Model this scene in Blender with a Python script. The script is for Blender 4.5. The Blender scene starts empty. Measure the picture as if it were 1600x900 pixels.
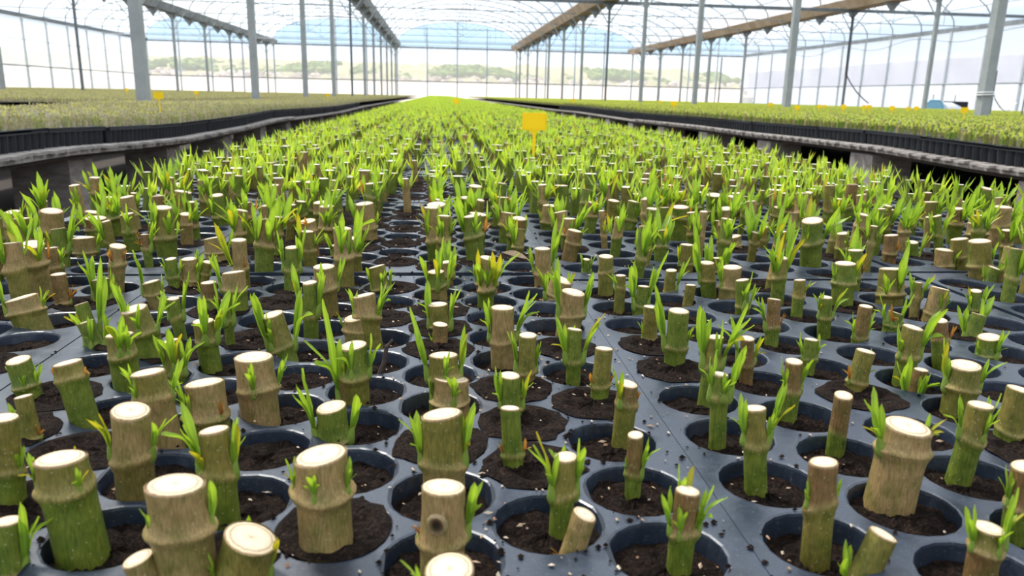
import bpy, math, random
import numpy as np
from mathutils import Vector, Matrix
R = random.Random(11)
C = bpy.context.scene.collection
T = 0.45                      # height of the tray tops above the floor
H = 0.155                     # camera above the tray tops
FPX = 1200.0
# ---------------------------------------------------------------- camera
def unit(v): return v/np.linalg.norm(v)
_fwd = unit(np.array([682-800, 450-147.0, FPX]))
_r = math.radians(1.27)
_hd = np.array([math.cos(_r), -math.sin(_r), 0])
_up = unit(np.cross(_fwd, _hd))
if _up[1] < 0: _up = -_up
_right = unit(np.cross(_up, _fwd))
if _right[0] < 0: _right = -_right
MW = np.stack([_right, _fwd, _up])        # camera (x right, y up, z forward) -> world
def unproj(x, y, z=0.0):
    d = MW @ np.array([x-800, 450-y, FPX]); t = (H-z)/(-d[2]); return d[0]*t, d[1]*t
def proj(X, Y, Z):
    c = MW.T @ np.array([X, Y, Z-H]); return 800+FPX*c[0]/c[2], 450-FPX*c[1]/c[2], c[2]
cd = bpy.data.cameras.new('camera'); cam = bpy.data.objects.new('camera', cd); C.objects.link(cam)
cd.sensor_width = 36; cd.lens = 36*FPX/1600; cd.clip_start = 0.01; cd.clip_end = 600
ax, ay, az = MW[:, 0], MW[:, 1], -MW[:, 2]
cam.matrix_world = Matrix(((ax[0], ay[0], az[0], 0), (ax[1], ay[1], az[1], 0), (ax[2], ay[2], az[2], T+H), (0, 0, 0, 1)))
cd.dof.use_dof = True; cd.dof.focus_distance = 0.52; cd.dof.aperture_fstop = 27/1.3
bpy.context.scene.camera = cam
# ---------------------------------------------------------------- sky, sun, exposure
sc = bpy.context.scene
sc.view_settings.view_transform = 'Standard'; sc.view_settings.look = 'None'
sc.view_settings.exposure = 0.50; sc.view_settings.gamma = 1.0
sc.cycles.use_denoising = True
sc.cycles.max_bounces = 7; sc.cycles.transparent_max_bounces = 12; sc.cycles.diffuse_bounces = 3
sc.cycles.glossy_bounces = 3; sc.cycles.transmission_bounces = 5
sc.cycles.caustics_reflective = False; sc.cycles.caustics_refractive = False
w = bpy.data.worlds.new('sky'); sc.world = w; w.use_nodes = True
nt = w.node_tree; nt.nodes.clear()
def N(nt, t, **k):
    n = nt.nodes.new(t)
    for a, b in k.items(): setattr(n, a, b)
    return n
tc = N(nt, 'ShaderNodeTexCoord'); sx = N(nt, 'ShaderNodeSeparateXYZ'); rp = N(nt, 'ShaderNodeValToRGB')
bg = N(nt, 'ShaderNodeBackground'); ow = N(nt, 'ShaderNodeOutputWorld')
nt.links.new(tc.outputs['Generated'], sx.inputs[0]); nt.links.new(sx.outputs[2], rp.inputs[0])
rp.color_ramp.elements[0].position = 0.0; rp.color_ramp.elements[0].color = (.92, .95, .98, 1)
rp.color_ramp.elements[-1].position = 0.5; rp.color_ramp.elements[-1].color = (.66, .80, 1.0, 1)
for _p, _c in ((.04, (.84, .90, .98, 1)), (.06, (.56, .75, .97, 1))):
    _e = rp.color_ramp.elements.new(_p); _e.color = _c
nt.links.new(rp.outputs[0], bg.inputs[0]); bg.inputs[1].default_value = 0.95
nt.links.new(bg.outputs[0], ow.inputs[0])
sl = bpy.data.lights.new('sun', 'SUN'); so = bpy.data.objects.new('sun', sl); C.objects.link(so)
sl.energy = 6.0; sl.angle = math.radians(9); sl.color = (1, .95, .86)
so.rotation_euler = Vector((0.42, -0.55, -1.0)).to_track_quat('-Z', 'Y').to_euler()

# ---------------------------------------------------------------- materials
def mat(name, build):
    m = bpy.data.materials.new(name); m.use_nodes = True; nt = m.node_tree; nt.nodes.clear()
    out = N(nt, 'ShaderNodeOutputMaterial'); s = build(nt); nt.links.new(s, out.inputs['Surface'])
    return m
def noise(nt, scale, detail=4, co='Object', rough=.6):
    t = N(nt, 'ShaderNodeTexCoord'); n = N(nt, 'ShaderNodeTexNoise'); n.inputs['Scale'].default_value = scale
    n.inputs['Detail'].default_value = detail; n.inputs['Roughness'].default_value = rough
    nt.links.new(t.outputs[co], n.inputs['Vector']); return n.outputs['Fac']
def ramp(nt, src, stops):
    r = N(nt, 'ShaderNodeValToRGB'); nt.links.new(src, r.inputs[0]); e = r.color_ramp.elements
    e[0].position, e[0].color = stops[0][0], (*stops[0][1], 1); e[1].position, e[1].color = stops[-1][0], (*stops[-1][1], 1)
    for p, c in stops[1:-1]:
        q = e.new(p); q.color = (*c, 1)
    return r.outputs[0]
def mixc(nt, a, b, f, mode='MIX'):
    m = N(nt, 'ShaderNodeMix', data_type='RGBA', blend_type=mode)
    for s, v in ((m.inputs[6], a), (m.inputs[7], b), (m.inputs[0], f)):
        if isinstance(v, (int, float)): s.default_value = v
        elif isinstance(v, tuple): s.default_value = (*v, 1)
        else: nt.links.new(v, s)
    return m.outputs[2]
def bsdf(nt, col, rough=.6, metal=0, spec=.5, bump=None, bs=.3, bd=.001):
    p = N(nt, 'ShaderNodeBsdfPrincipled')
    if isinstance(col, tuple): p.inputs['Base Color'].default_value = (*col, 1)
    else: nt.links.new(col, p.inputs['Base Color'])
    if isinstance(rough, (int, float)): p.inputs['Roughness'].default_value = rough
    else: nt.links.new(rough, p.inputs['Roughness'])
    p.inputs['Metallic'].default_value = metal; p.inputs['Specular IOR Level'].default_value = spec
    if bump is not None:
        b = N(nt, 'ShaderNodeBump'); b.inputs['Strength'].default_value = bs; b.inputs['Distance'].default_value = bd
        nt.links.new(bump, b.inputs['Height']); nt.links.new(b.outputs[0], p.inputs['Normal'])
    return p.outputs[0]
def attr(nt): 
    a = N(nt, 'ShaderNodeAttribute'); a.attribute_name = 'Col'; return a.outputs['Color']
def stretched(nt, scale, sz):
    t = N(nt, 'ShaderNodeTexCoord'); mp = N(nt, 'ShaderNodeMapping'); mp.inputs['Scale'].default_value = (1, 1, sz)
    n = N(nt, 'ShaderNodeTexNoise'); n.inputs['Scale'].default_value = scale; n.inputs['Detail'].default_value = 4
    nt.links.new(t.outputs['Object'], mp.inputs[0]); nt.links.new(mp.outputs[0], n.inputs['Vector']); return n.outputs['Fac']
def _bark(nt):
    st = stretched(nt, 1500, .16); big = noise(nt, 115, 3)
    c = mixc(nt, attr(nt), ramp(nt, st, [(.3, (.55, .5, .42)), (.62, (1.12, 1.1, 1.05))]), .75, 'MULTIPLY')
    c = mixc(nt, c, ramp(nt, big, [(.36, (.52, .66, .36)), (.56, (1.0, 1.0, .96)), (.7, (1.15, 1.08, 1.02))]), .8, 'MULTIPLY')
    vo = N(nt, 'ShaderNodeTexVoronoi'); vo.inputs['Scale'].default_value = 420
    t = N(nt, 'ShaderNodeTexCoord'); nt.links.new(t.outputs['Object'], vo.inputs['Vector'])
    c = mixc(nt, c, (.55, .45, .27), ramp(nt, vo.outputs['Distance'], [(.10, (.45, .45, .45)), (.17, (0, 0, 0))]))
    return bsdf(nt, c, .55, spec=.35, bump=st, bs=.45, bd=.0006)
M = {}
M['bark'] = mat('bark', _bark)
def _cut(nt):
    t = N(nt, 'ShaderNodeTexCoord'); l = N(nt, 'ShaderNodeVectorMath', operation='LENGTH')
    n = N(nt, 'ShaderNodeTexNoise'); n.inputs['Scale'].default_value = 3.5
    nt.links.new(t.outputs['Object'], n.inputs['Vector']); nt.links.new(t.outputs['Object'], l.inputs[0])
    a = N(nt, 'ShaderNodeMath', operation='MULTIPLY_ADD'); nt.links.new(n.outputs['Fac'], a.inputs[0]); a.inputs[1].default_value = .12
    nt.links.new(l.outputs['Value'], a.inputs[2])
    c = ramp(nt, a.outputs[0], [(.06, (.44, .3, .16)), (.12, (.55, .44, .30)), (.2, (.66, .57, .43)), (.5, (.70, .63, .50)), (.78, (.66, .56, .41)), (.85, (.36, .25, .14)), (.89, (.66, .57, .43)), (.985, (.7, .56, .36)), (1.0, (.32, .21, .11))])
    g = noise(nt, 14, 5)
    c = mixc(nt, c, ramp(nt, g, [(.35, (.86, .8, .72)), (.6, (1.05, 1.03, 1.0))]), .8, 'MULTIPLY')
    return bsdf(nt, c, .7, spec=.3, bump=g, bs=.25, bd=.02)
M['cut'] = mat('cut_wood', _cut)
def _leaf(nt):
    c = mixc(nt, attr(nt), ramp(nt, noise(nt, 300, 3), [(.3, (.85, .88, .8)), (.7, (1.12, 1.08, 1.0))]), .7, 'MULTIPLY')
    p = bsdf(nt, c, .38, spec=.45)
    tr = N(nt, 'ShaderNodeBsdfTranslucent'); nt.links.new(mixc(nt, c, (1.25, 1.15, .55), 1.0, 'MULTIPLY'), tr.inputs[0])
    m = N(nt, 'ShaderNodeMixShader'); m.inputs[0].default_value = .5; nt.links.new(p, m.inputs[1]); nt.links.new(tr.outputs[0], m.inputs[2])
    return m.outputs[0]
M['leaf'] = mat('young_leaf', _leaf)
M['farcut'] = mat('far_cut_wood', lambda nt: bsdf(nt, attr(nt), .8, spec=.2))
def _plastic(nt):
    n = noise(nt, 60, 6); f = noise(nt, 900, 3); d = noise(nt, 9, 4)
    c = ramp(nt, n, [(.3, (.014, .021, .036)), (.55, (.020, .030, .050)), (.75, (.042, .055, .080))])
    c = mixc(nt, c, (.26, .25, .24), ramp(nt, f, [(.60, (0, 0, 0)), (.75, (.5, .5, .5))]))
    c = mixc(nt, c, (.17, .13, .10), ramp(nt, d, [(.55, (0, 0, 0)), (.78, (.28, .28, .28))]))
    return bsdf(nt, c, ramp(nt, n, [(.3, (.26, .26, .26)), (.7, (.46, .46, .46))]), spec=.75, bump=n, bs=.2, bd=.002)
M['plastic'] = mat('black_plastic', _plastic)
def _soil(nt):
    n = noise(nt, 700, 6, rough=.75); b = noise(nt, 130, 3)
    c = ramp(nt, n, [(.32, (.004, .0025, .002)), (.5, (.017, .010, .007)), (.60, (.042, .025, .017)), (.68, (.12, .075, .045)), (.80, (.30, .21, .13))])
    c = mixc(nt, c, ramp(nt, b, [(.35, (.6, .6, .6)), (.7, (1.3, 1.25, 1.2))]), .9, 'MULTIPLY')
    return bsdf(nt, c, .95, spec=.15, bump=n, bs=.9, bd=.0025)
M['soil'] = mat('potting_soil', _soil)
def simple(name, c1, c2, sc_, rough=.6, metal=0, spec=.4, bs=.2, bd=.002):
    def f(nt):
        n = noise(nt, sc_, 5); return bsdf(nt, ramp(nt, n, [(.3, c1), (.7, c2)]), rough, metal, spec, n, bs, bd)
    M[name] = mat(name, f)
simple('galvanised', (.44, .48, .50), (.56, .60, .62), 6, .5, .0)
simple('dark_steel', (.10, .12, .13), (.17, .19, .20), 6, .5, .0)
simple('gutter_grey', (.16, .18, .19), (.34, .36, .37), 3, .6)
simple('gutter_brown', (.44, .29, .18), (.68, .53, .39), 1.4, .7)
simple('concrete', (.20, .17, .15), (.38, .34, .31), 18, .9, bd=.006)
simple('weathered_wood', (.22, .19, .17), (.46, .42, .38), 30, .85, bd=.004)
simple('floor_soil', (.05, .04, .033), (.09, .07, .06), 5, .95)
simple('pale_panel', (.66, .62, .58), (.76, .72, .68), 1.5, .6)
simple('gravel', (.45, .38, .30), (.62, .54, .45), 1.2, .95)
simple('rock', (.30, .22, .17), (.66, .54, .46), .8, .9)
simple('bank_earth', (.17, .17, .07), (.33, .28, .16), .5, .95)
simple('bush', (.07, .12, .01), (.17, .24, .035), 1.3, .9)
def _yel(nt):
    p = bsdf(nt, (.93, .72, .012), .35); t = N(nt, 'ShaderNodeBsdfTranslucent'); t.inputs[0].default_value = (1.0, .80, .02, 1)
    m = N(nt, 'ShaderNodeMixShader'); m.inputs[0].default_value = .5; nt.links.new(p, m.inputs[1]); nt.links.new(t.outputs[0], m.inputs[2]); return m.outputs[0]
M['yellow_plastic'] = mat('yellow_plastic', _yel)
simple('post_steel', (.27, .29, .285), (.36, .38, .37), 6, .5)
simple('white_rope', (.75, .75, .74), (.85, .85, .84), 50, .8)
simple('blue_paint', (.22, .48, .62), (.28, .55, .70), 8, .4)
simple('white_cover', (.74, .80, .83), (.82, .86, .88), 5, .6)
simple('black_rubber', (.006, .007, .010), (.016, .018, .024), 8, .5)
simple('twig', (.03, .02, .018), (.07, .05, .04), 300, .8)
simple('dry_leaf', (.36, .24, .14), (.55, .40, .26), 200, .7)
def film(name, clear, tint=(.93, .94, .95), dirt=0.0):
    def f(nt):
        a = N(nt, 'ShaderNodeBsdfTransparent'); a.inputs[0].default_value = (.97, .98, 1, 1)
        b = N(nt, 'ShaderNodeBsdfTranslucent'); d = N(nt, 'ShaderNodeBsdfDiffuse')
        n = noise(nt, .35, 4)
        c = ramp(nt, n, [(.3, tuple(x*(1-dirt) for x in tint)), (.7, tint)])
        nt.links.new(c, b.inputs[0]); nt.links.new(c, d.inputs[0])
        m1 = N(nt, 'ShaderNodeMixShader'); m1.inputs[0].default_value = .25
        nt.links.new(b.outputs[0], m1.inputs[1]); nt.links.new(d.outputs[0], m1.inputs[2])
        m2 = N(nt, 'ShaderNodeMixShader'); m2.inputs[0].default_value = 1-clear
        nt.links.new(a.outputs[0], m2.inputs[1]); nt.links.new(m1.outputs[0], m2.inputs[2]); return m2.outputs[0]
    M[name] = mat(name, f)
film('roof_film', .47)
film('wall_film', .42)
film('back_film', .74)
film('panel_film', .25, (.99, .93, .89))
film('gable_film', .52, (.50, .74, .98))
film('curtain_film', .35, (.93, .92, .95), .12)

# ---------------------------------------------------------------- mesh helpers
class MB:
    def __init__(s): s.v = []; s.f = []; s.c = []; s.m = []
    def add(s, vs, fs, col=(1, 1, 1), m=0):
        b = len(s.v); s.v.extend(tuple(map(float, p)) for p in vs)
        if isinstance(col, list): s.c.extend(col)
        else: s.c.extend([col]*len(vs))
        s.f.extend(tuple(i+b for i in f) for f in fs); s.m.extend([m]*len(fs))
    def box(s, x0, x1, y0, y1, z0, z1, m=0, col=(1, 1, 1), bev=0):
        vs = [(x, y, z) for x in (x0, x1) for y in (y0, y1) for z in (z0, z1)]
        s.add(vs, [(0, 1, 3, 2), (4, 6, 7, 5), (0, 4, 5, 1), (2, 3, 7, 6), (0, 2, 6, 4), (1, 5, 7, 3)], col, m)
    def tube(s, pts, r, n=8, m=0, col=(1, 1, 1), caps=True):
        pts = [Vector(p) for p in pts]; rs = r if isinstance(r, (list, tuple)) else [r]*len(pts)
        vs = []; up = None
        for i, p in enumerate(pts):
            d = (pts[min(i+1, len(pts)-1)]-pts[max(i-1, 0)]).normalized()
            if up is None: up = d.orthogonal().normalized()
            a = (up-d*up.dot(d)).normalized(); up = a; b = d.cross(a)
            for k in range(n):
                t = 2*math.pi*k/n; vs.append(p+(a*math.cos(t)+b*math.sin(t))*rs[i])
        fs = [(i*n+k, i*n+(k+1) % n, (i+1)*n+(k+1) % n, (i+1)*n+k) for i in range(len(pts)-1) for k in range(n)]
        if caps: fs += [tuple(range(n-1, -1, -1)), tuple((len(pts)-1)*n+k for k in range(n))]
        s.add(vs, fs, col, m)
    def mesh(s, name, mats, smooth=False):
        me = bpy.data.meshes.new(name); me.from_pydata(s.v, [], s.f)
        for k in mats: me.materials.append(M[k])
        if len(mats) > 1: me.polygons.foreach_set('material_index', s.m)
        a = me.color_attributes.new('Col', 'FLOAT_COLOR', 'POINT')
        c = np.ones((len(s.v), 4), 'f'); c[:, :3] = np.array(s.c, 'f').reshape(-1, 3); a.data.foreach_set('color', c.ravel())
        if smooth: me.polygons.foreach_set('use_smooth', [True]*len(s.f))
        me.update(); return me
    def obj(s, name, mats, parent=None, loc=None, smooth=False):
        return link(name, s.mesh(name, [mats] if isinstance(mats, str) else mats, smooth), parent, loc)
def link(name, me, parent=None, loc=None, mw=None):
    o = bpy.data.objects.new(name, me); C.objects.link(o)
    if parent is not None: o.parent = parent
    if loc is not None: o.location = loc
    if mw is not None: o.matrix_basis = mw
    return o
def empty(name, loc=(0, 0, 0), rz=0):
    o = link(name, None, None, loc); o.empty_display_size = .02; o.rotation_euler.z = rz; return o
def tag(o, label=None, cat=None, group=None, kind=None):
    if label: o['label'] = label
    if cat: o['category'] = cat
    if group: o['group'] = group
    if kind: o['kind'] = kind
    return o
def W(x, y, z=0): return (x, y, T+z)
def interp(pts, x): return float(np.interp(x, [p[0] for p in pts], [p[1] for p in pts]))
def ordn(n):
    words = ['first', 'second', 'third', 'fourth', 'fifth', 'sixth', 'seventh', 'eighth', 'ninth', 'tenth', 'eleventh', 'twelfth']
    if n <= 12: return words[n-1]
    return '%d%s' % (n, {1: 'st', 2: 'nd', 3: 'rd'}.get(n % 10 if n % 100 not in (11, 12, 13) else 0, 'th'))

# ---------------------------------------------------------------- setting: ground, walls, roof
YB = 58.0; Y0 = -14.0; XL, XR = -20.0, 23.0
ZG = T+H+3.3                        # gutter height
GUT = [-20.0, -11.4, -2.8, 5.8, 14.4, 23.0]
mb = MB(); mb.box(XL, XR, Y0, YB, -.12, 0); tag(mb.obj('floor', 'floor_soil'), kind='structure')
mb = MB(); mb.box(-160, 160, YB+.02, 200, -.3, -.05); mb.box(-160, XL-.02, Y0-20, YB+.02, -.3, -.05); mb.box(XR+.02, 160, Y0-20, YB+.02, -.3, -.05)
tag(mb.obj('ground_outside', 'gravel'), kind='structure')
def arch(x0, x1, y, n=14, rise=1.7, z=ZG):
    return [((x0+x1)/2-math.cos(math.pi*i/n)*(x1-x0)/2, y, z+math.sin(math.pi*i/n)**.85*rise) for i in range(n+1)]
ceil = empty('ceiling', (0, 0, 0)); tag(ceil, kind='structure')
for i in range(5):
    mb = MB(); a = arch(GUT[i], GUT[i+1], Y0, 20); b = arch(GUT[i], GUT[i+1], YB, 20)
    mb.add(a+b, [(k, k+1, k+22, k+21) for k in range(20)])
    mb.obj('roof_film', 'roof_film', ceil, smooth=True)
hoopm = {}
POSTY = [7.9+4.75*k for k in range(-1, 11)]
hoop_y = [POSTY[0]+2.375*k for k in range(-7, 24)]
mb = MB(); mb.tube(arch(-4.3, 4.3, 0, 16, z=0), .027, 6); hm = mb.mesh('hoop', ['post_steel'], True)
for y in hoop_y:
    if y > YB-.5: break
    for i in range(5): link('hoop', hm, ceil, ((GUT[i]+GUT[i+1])/2, y, ZG-.05))
mb = MB(); mb.tube([(0, Y0, 0), (0, YB, 0)], .018, 6); pm = mb.mesh('purlin', ['post_steel'])
for i in range(5):
    A = arch(GUT[i], GUT[i+1], 0, 14)
    for k in (2, 4, 7, 10, 12): link('purlin', pm, ceil, (A[k][0], 0, A[k][2]-.09))
mb = MB()
mb.tube([(-4.3, 0, 0), (4.3, 0, 0)], .02, 5); mb.tube([(0, 0, 0), (0, 0, 1.6)], .014, 5)
for s in (-1, 1):
    mb.tube([(0, 0, .05), (s*2.2, 0, 1.42)], .012, 5); mb.tube([(s*2.2, 0, 0), (s*2.2, 0, 1.42)], .012, 5)
tm = mb.mesh('roof_truss', ['post_steel'])
for y in POSTY:
    if y < 12: continue
    for i in range(5):
        if abs(y-26.9) > .1: link('roof_truss', tm, ceil, ((GUT[i]+GUT[i+1])/2, y, ZG-.1))
mb = MB(); mb.box(XL, XR, 26.86, 26.94, ZG-.24, ZG-.14); mb.obj('tie_beam', 'dark_steel', ceil)
mb = MB(); mb.box(XL, XR, 50.6, 50.66, ZG-.22, ZG-.16); mb.obj('tie_beam', 'galvanised', ceil)
# gutters
gl = ['', 'dark grey roof gutter second from the left wall, with triangular brackets', 'dark grey roof gutter meeting the back wall left of centre',
      'brown rusty-looking roof gutter above the middle, right of the centre bed', 'brown roof gutter one bay before the right wall', '']
for i in (1, 2, 3, 4):
    g = empty('roof_gutter', (GUT[i], 0, ZG)); tag(g, gl[i], 'gutter', 'roof gutters')
    mb = MB(); wf = 1.75 if i in (3, 4) else 1.15; pr = [(-.26*wf, .14), (-.15*wf, -.16), (.15*wf, -.16), (.26*wf, .14), (.22*wf, .14), (.12*wf, -.12), (-.12*wf, -.12), (-.22*wf, .14)]
    vs = [(x, y, z) for y in (Y0, YB-.05) for x, z in pr]
    mb.add(vs, [(k, (k+1) % 8, 8+(k+1) % 8, 8+k) for k in range(8)]+[tuple(range(8)), tuple(range(15, 7, -1))])
    mb.obj('trough', 'gutter_brown' if i in (3, 4) else 'gutter_grey', g)
    mb = MB(); mb.add([(-.32, 0, -.02), (.32, 0, -.02), (0, 0, -.42), (-.32, .06, -.02), (.32, .06, -.02), (0, .06, -.42)], [(0, 1, 2), (5, 4, 3), (0, 3, 4, 1), (1, 4, 5, 2), (2, 5, 3, 0)])
    bm_ = mb.mesh('bracket', ['gutter_grey'])
    for y in hoop_y:
        if 4 < y < YB-.5: link('bracket', bm_, g, (0, y, -.06))
for i, nm in ((0, 'trim_1'), (5, 'trim_2')):
    mb = MB(); mb.box(GUT[i]-.08, GUT[i]+.08, Y0, YB, ZG-.12, ZG+.06); tag(mb.obj(nm, 'dark_steel' if i == 0 else 'gutter_grey'), kind='structure')
# walls
def wall(name, quad_film, lower, posts, rails, extra=None):
    o = empty(name, (0, 0, 0)); tag(o, kind='structure'); return o
for nm, X, s in (('wall_left', XL, 1), ('wall_right', XR, -1)):
    o = empty(nm, (0, 0, 0)); tag(o, kind='structure')
    mb = MB(); mb.add([(X, Y0, 0), (X, YB, 0), (X, YB, ZG), (X, Y0, ZG)], [(0, 1, 2, 3)]); mb.obj('wall_film', 'wall_film', o)
    mb = MB(); mb.box(-.04, .04, -.05, .05, 0, ZG-.1); pm_ = mb.mesh('wall_post', ['galvanised'])
    y = 7.9-2.375
    while y < YB-1:
        link('wall_post', pm_, o, (X+s*.08, y, 0)); y += 2.375
    for z in (1.52,):
        mb = MB(); mb.tube([(X+s*.14, Y0, z), (X+s*.14, YB, z)], .03, 6); mb.obj('rail', 'gutter_grey', o)
    if nm == 'wall_right':
        mb = MB(); mb.box(X-.03, X-.02, Y0, YB-.4, 1.56, 2.66); mb.obj('rolled_curtain', 'curtain_film', o)
        mb = MB(); mb.tube([(X-.15, y, ZG-.42+.16*math.sin(y*.9)) for y in np.linspace(20, 50, 60)], .012, 5); mb.obj('cable', 'dark_steel', o)
    else:
        mb = MB(); mb.tube([(X+.14, Y0, 2.75), (X+.14, YB, 2.75)], .02, 6); mb.obj('rail', 'galvanised', o)
o = empty('wall_front', (0, 0, 0)); tag(o, kind='structure')
mb = MB(); mb.add([(XL, Y0, 0), (XR, Y0, 0), (XR, Y0, ZG+1.7), (XL, Y0, ZG+1.7)], [(0, 1, 2, 3)]); mb.obj('wall_film', 'wall_film', o)
o = empty('wall_back', (0, 0, 0)); tag(o, kind='structure')
mb = MB(); mb.add([(XL, YB, 1.45), (XR, YB, 1.45), (XR, YB, ZG), (XL, YB, ZG)], [(0, 1, 2, 3)]); mb.obj('wall_film', 'back_film', o)
for i in range(5):
    mb = MB(); a = arch(GUT[i], GUT[i+1], YB, 20)
    mb.add(a, [tuple(range(21))]); mb.obj('gable_film', 'gable_film', o)
    mb = MB(); mb.tube(arch(GUT[i], GUT[i+1], YB-.1, 20), .04, 6); mb.obj('gable_hoop', 'galvanised', o)
    x0, x1 = GUT[i], GUT[i+1]
    for z, q in ((.45, .92), (.9, .76), (1.3, .52)):
        mb = MB(); mb.tube([((x0+x1)/2-4.3*q, YB-.1, ZG+z), ((x0+x1)/2+4.3*q, YB-.1, ZG+z)], .014, 5); mb.obj('gable_rail', 'galvanised', o)
    for k in range(4):
        x = x0+2.15*k; top = ZG+(0 if k == 0 else 1.35 if k != 2 else 1.68)
        mb = MB(); mb.box(-.05, .05, -.05, .05, 0, top); mb.obj('wall_post', 'galvanised', o, (x, YB-.12, 0))
mb = MB(); mb.box(XL, XR, YB-.03, YB-.028, 0, 1.45); mb.obj('lower_panel', 'panel_film', o)
for z, r in ((1.47, .04), (ZG-.1, .06)):
    mb = MB(); mb.box(XL, XR, YB-.2, YB-.12, z-r, z+r); mb.obj('rail', 'gutter_grey', o)
mb = MB(); mb.box(XR-1.9, XR-1.8, YB-.2, YB-.1, 0, ZG-.2); mb.box(XR-2.9, XR-2.8, YB-.2, YB-.1, 0, ZG-.2); mb.obj('door_frame', 'gutter_grey', o)
# exterior bank behind the back wall, and to the left
mb = MB(); nx, ny = 120, 9; RR = random.Random(5)
prof = [(64, -.1), (66, .9), (68, 1.8), (70, 2.3), (72, 2.7), (75, 3.1), (80, 3.5), (90, 3.8), (110, 4.0)]
vs = [(-70+97*i/nx, py+RR.uniform(-.5, .5), max(-.1, pz+RR.uniform(-.25, .25))) for i in range(nx+1) for (py, pz) in prof]
mb.add(vs, [(i*ny+j, (i+1)*ny+j, (i+1)*ny+j+1, i*ny+j+1) for i in range(nx) for j in range(ny-1)])
tag(mb.obj('ground_bank', 'bank_earth', smooth=True), kind='structure')
def blob(mb, c, r, rng, n=7, sq=.75):
    vs = []; rings = 5
    for i in range(rings+1):
        a = math.pi*i/rings
        for k in range(n):
            t = 2*math.pi*k/n; q = r*rng.uniform(.8, 1.15)
            vs.append((c[0]+q*math.sin(a)*math.cos(t), c[1]+q*math.sin(a)*math.sin(t), c[2]+q*sq*math.cos(a)))
    mb.add(vs, [(i*n+k, i*n+(k+1) % n, (i+1)*n+(k+1) % n, (i+1)*n+k) for i in range(rings) for k in range(n)])
mb = MB()
for _ in range(800):
    x = RR.uniform(-45, 27); d = RR.random(); blob(mb, (x, 65.5+d*3.6, .75+d*1.25), RR.uniform(.2, .45), RR)
tag(mb.obj('rocks_on_bank', 'rock'), 'pale rocks heaped along the bank behind the back wall', 'rocks', kind='stuff')
mb = MB()
for _ in range(2300):
    x = RR.uniform(-50, 27); d = RR.random()
    if math.sin(x*.33+1)+math.sin(x*.9)+math.sin(x*2.1+2)*.6 < -1.35: continue
    blob(mb, (x, 69+d*6, 2.1+d*.75+.25*math.sin(x*.5)), RR.uniform(.22, .5), RR, 6, .8)
for _ in range(220):
    blob(mb, (RR.uniform(-36, -32), RR.uniform(10, 64), RR.uniform(2.2, 3.0)), RR.uniform(.3, .7), RR, 6)
tag(mb.obj('bushes_on_bank', 'bush'), 'green bushes on the bank outside the greenhouse walls', 'bushes', kind='stuff')
# inner posts
names_row = {-11.4: 'the left-hand row', -2.8: 'the row left of the centre bed', 5.8: 'the row right of the centre bed', 14.4: 'the row nearest the right wall'}
for X in (-11.4, -2.8, 5.8, 14.4):
    n = 0
    for y in POSTY:
        x_, y_, c_ = proj(X, y, 0)
        if y > YB-1 or x_ < -30 or x_ > 1640: continue
        n += 1; dark = abs(y-26.9) < .1
        p = empty('steel_post', (X, y, 0))
        tag(p, '%s square steel post, %s in %s' % ('thin dark' if dark else 'pale', ordn(n)+' back' if n > 1 else 'nearest', names_row[X]), 'post', 'inner steel posts')
        r = .035 if dark else .05; mb = MB(); mb.box(-r, r, -r, r, 0, ZG-.1)
        mb.obj('shaft', 'dark_steel' if dark else 'post_steel', p)
        mb = MB(); mb.box(-.1, .1, -.1, .1, 0, .012); mb.obj('foot_plate', 'galvanised', p)
        mb = MB()
        mb.tube([(0, 0, ZG-.9), (.55, 0, ZG-.1)], .02, 6); mb.tube([(0, 0, ZG-.9), (-.55, 0, ZG-.1)], .02, 6)
        if y > 12: mb.obj('brace', 'galvanised', p)
# hose hanging on a dark post, far right
mb = MB(); hx, hy = 14.4, 26.9
mb.tube([(hx-.06, hy-.06, ZG-.4), (hx-.07, hy-.06, 2.2), (hx-.05, hy-.08, 1.6), (hx+.15, hy-.1, 1.3), (hx+.35, hy-.2, 1.0), (hx+.6, hy-.3, .75), (hx+.8, hy-.3, .62)], .02, 6)
tag(mb.obj('hose', 'black_rubber', smooth=True), 'thin dark hose hanging down a dark post near the right wall', 'hose')

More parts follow.
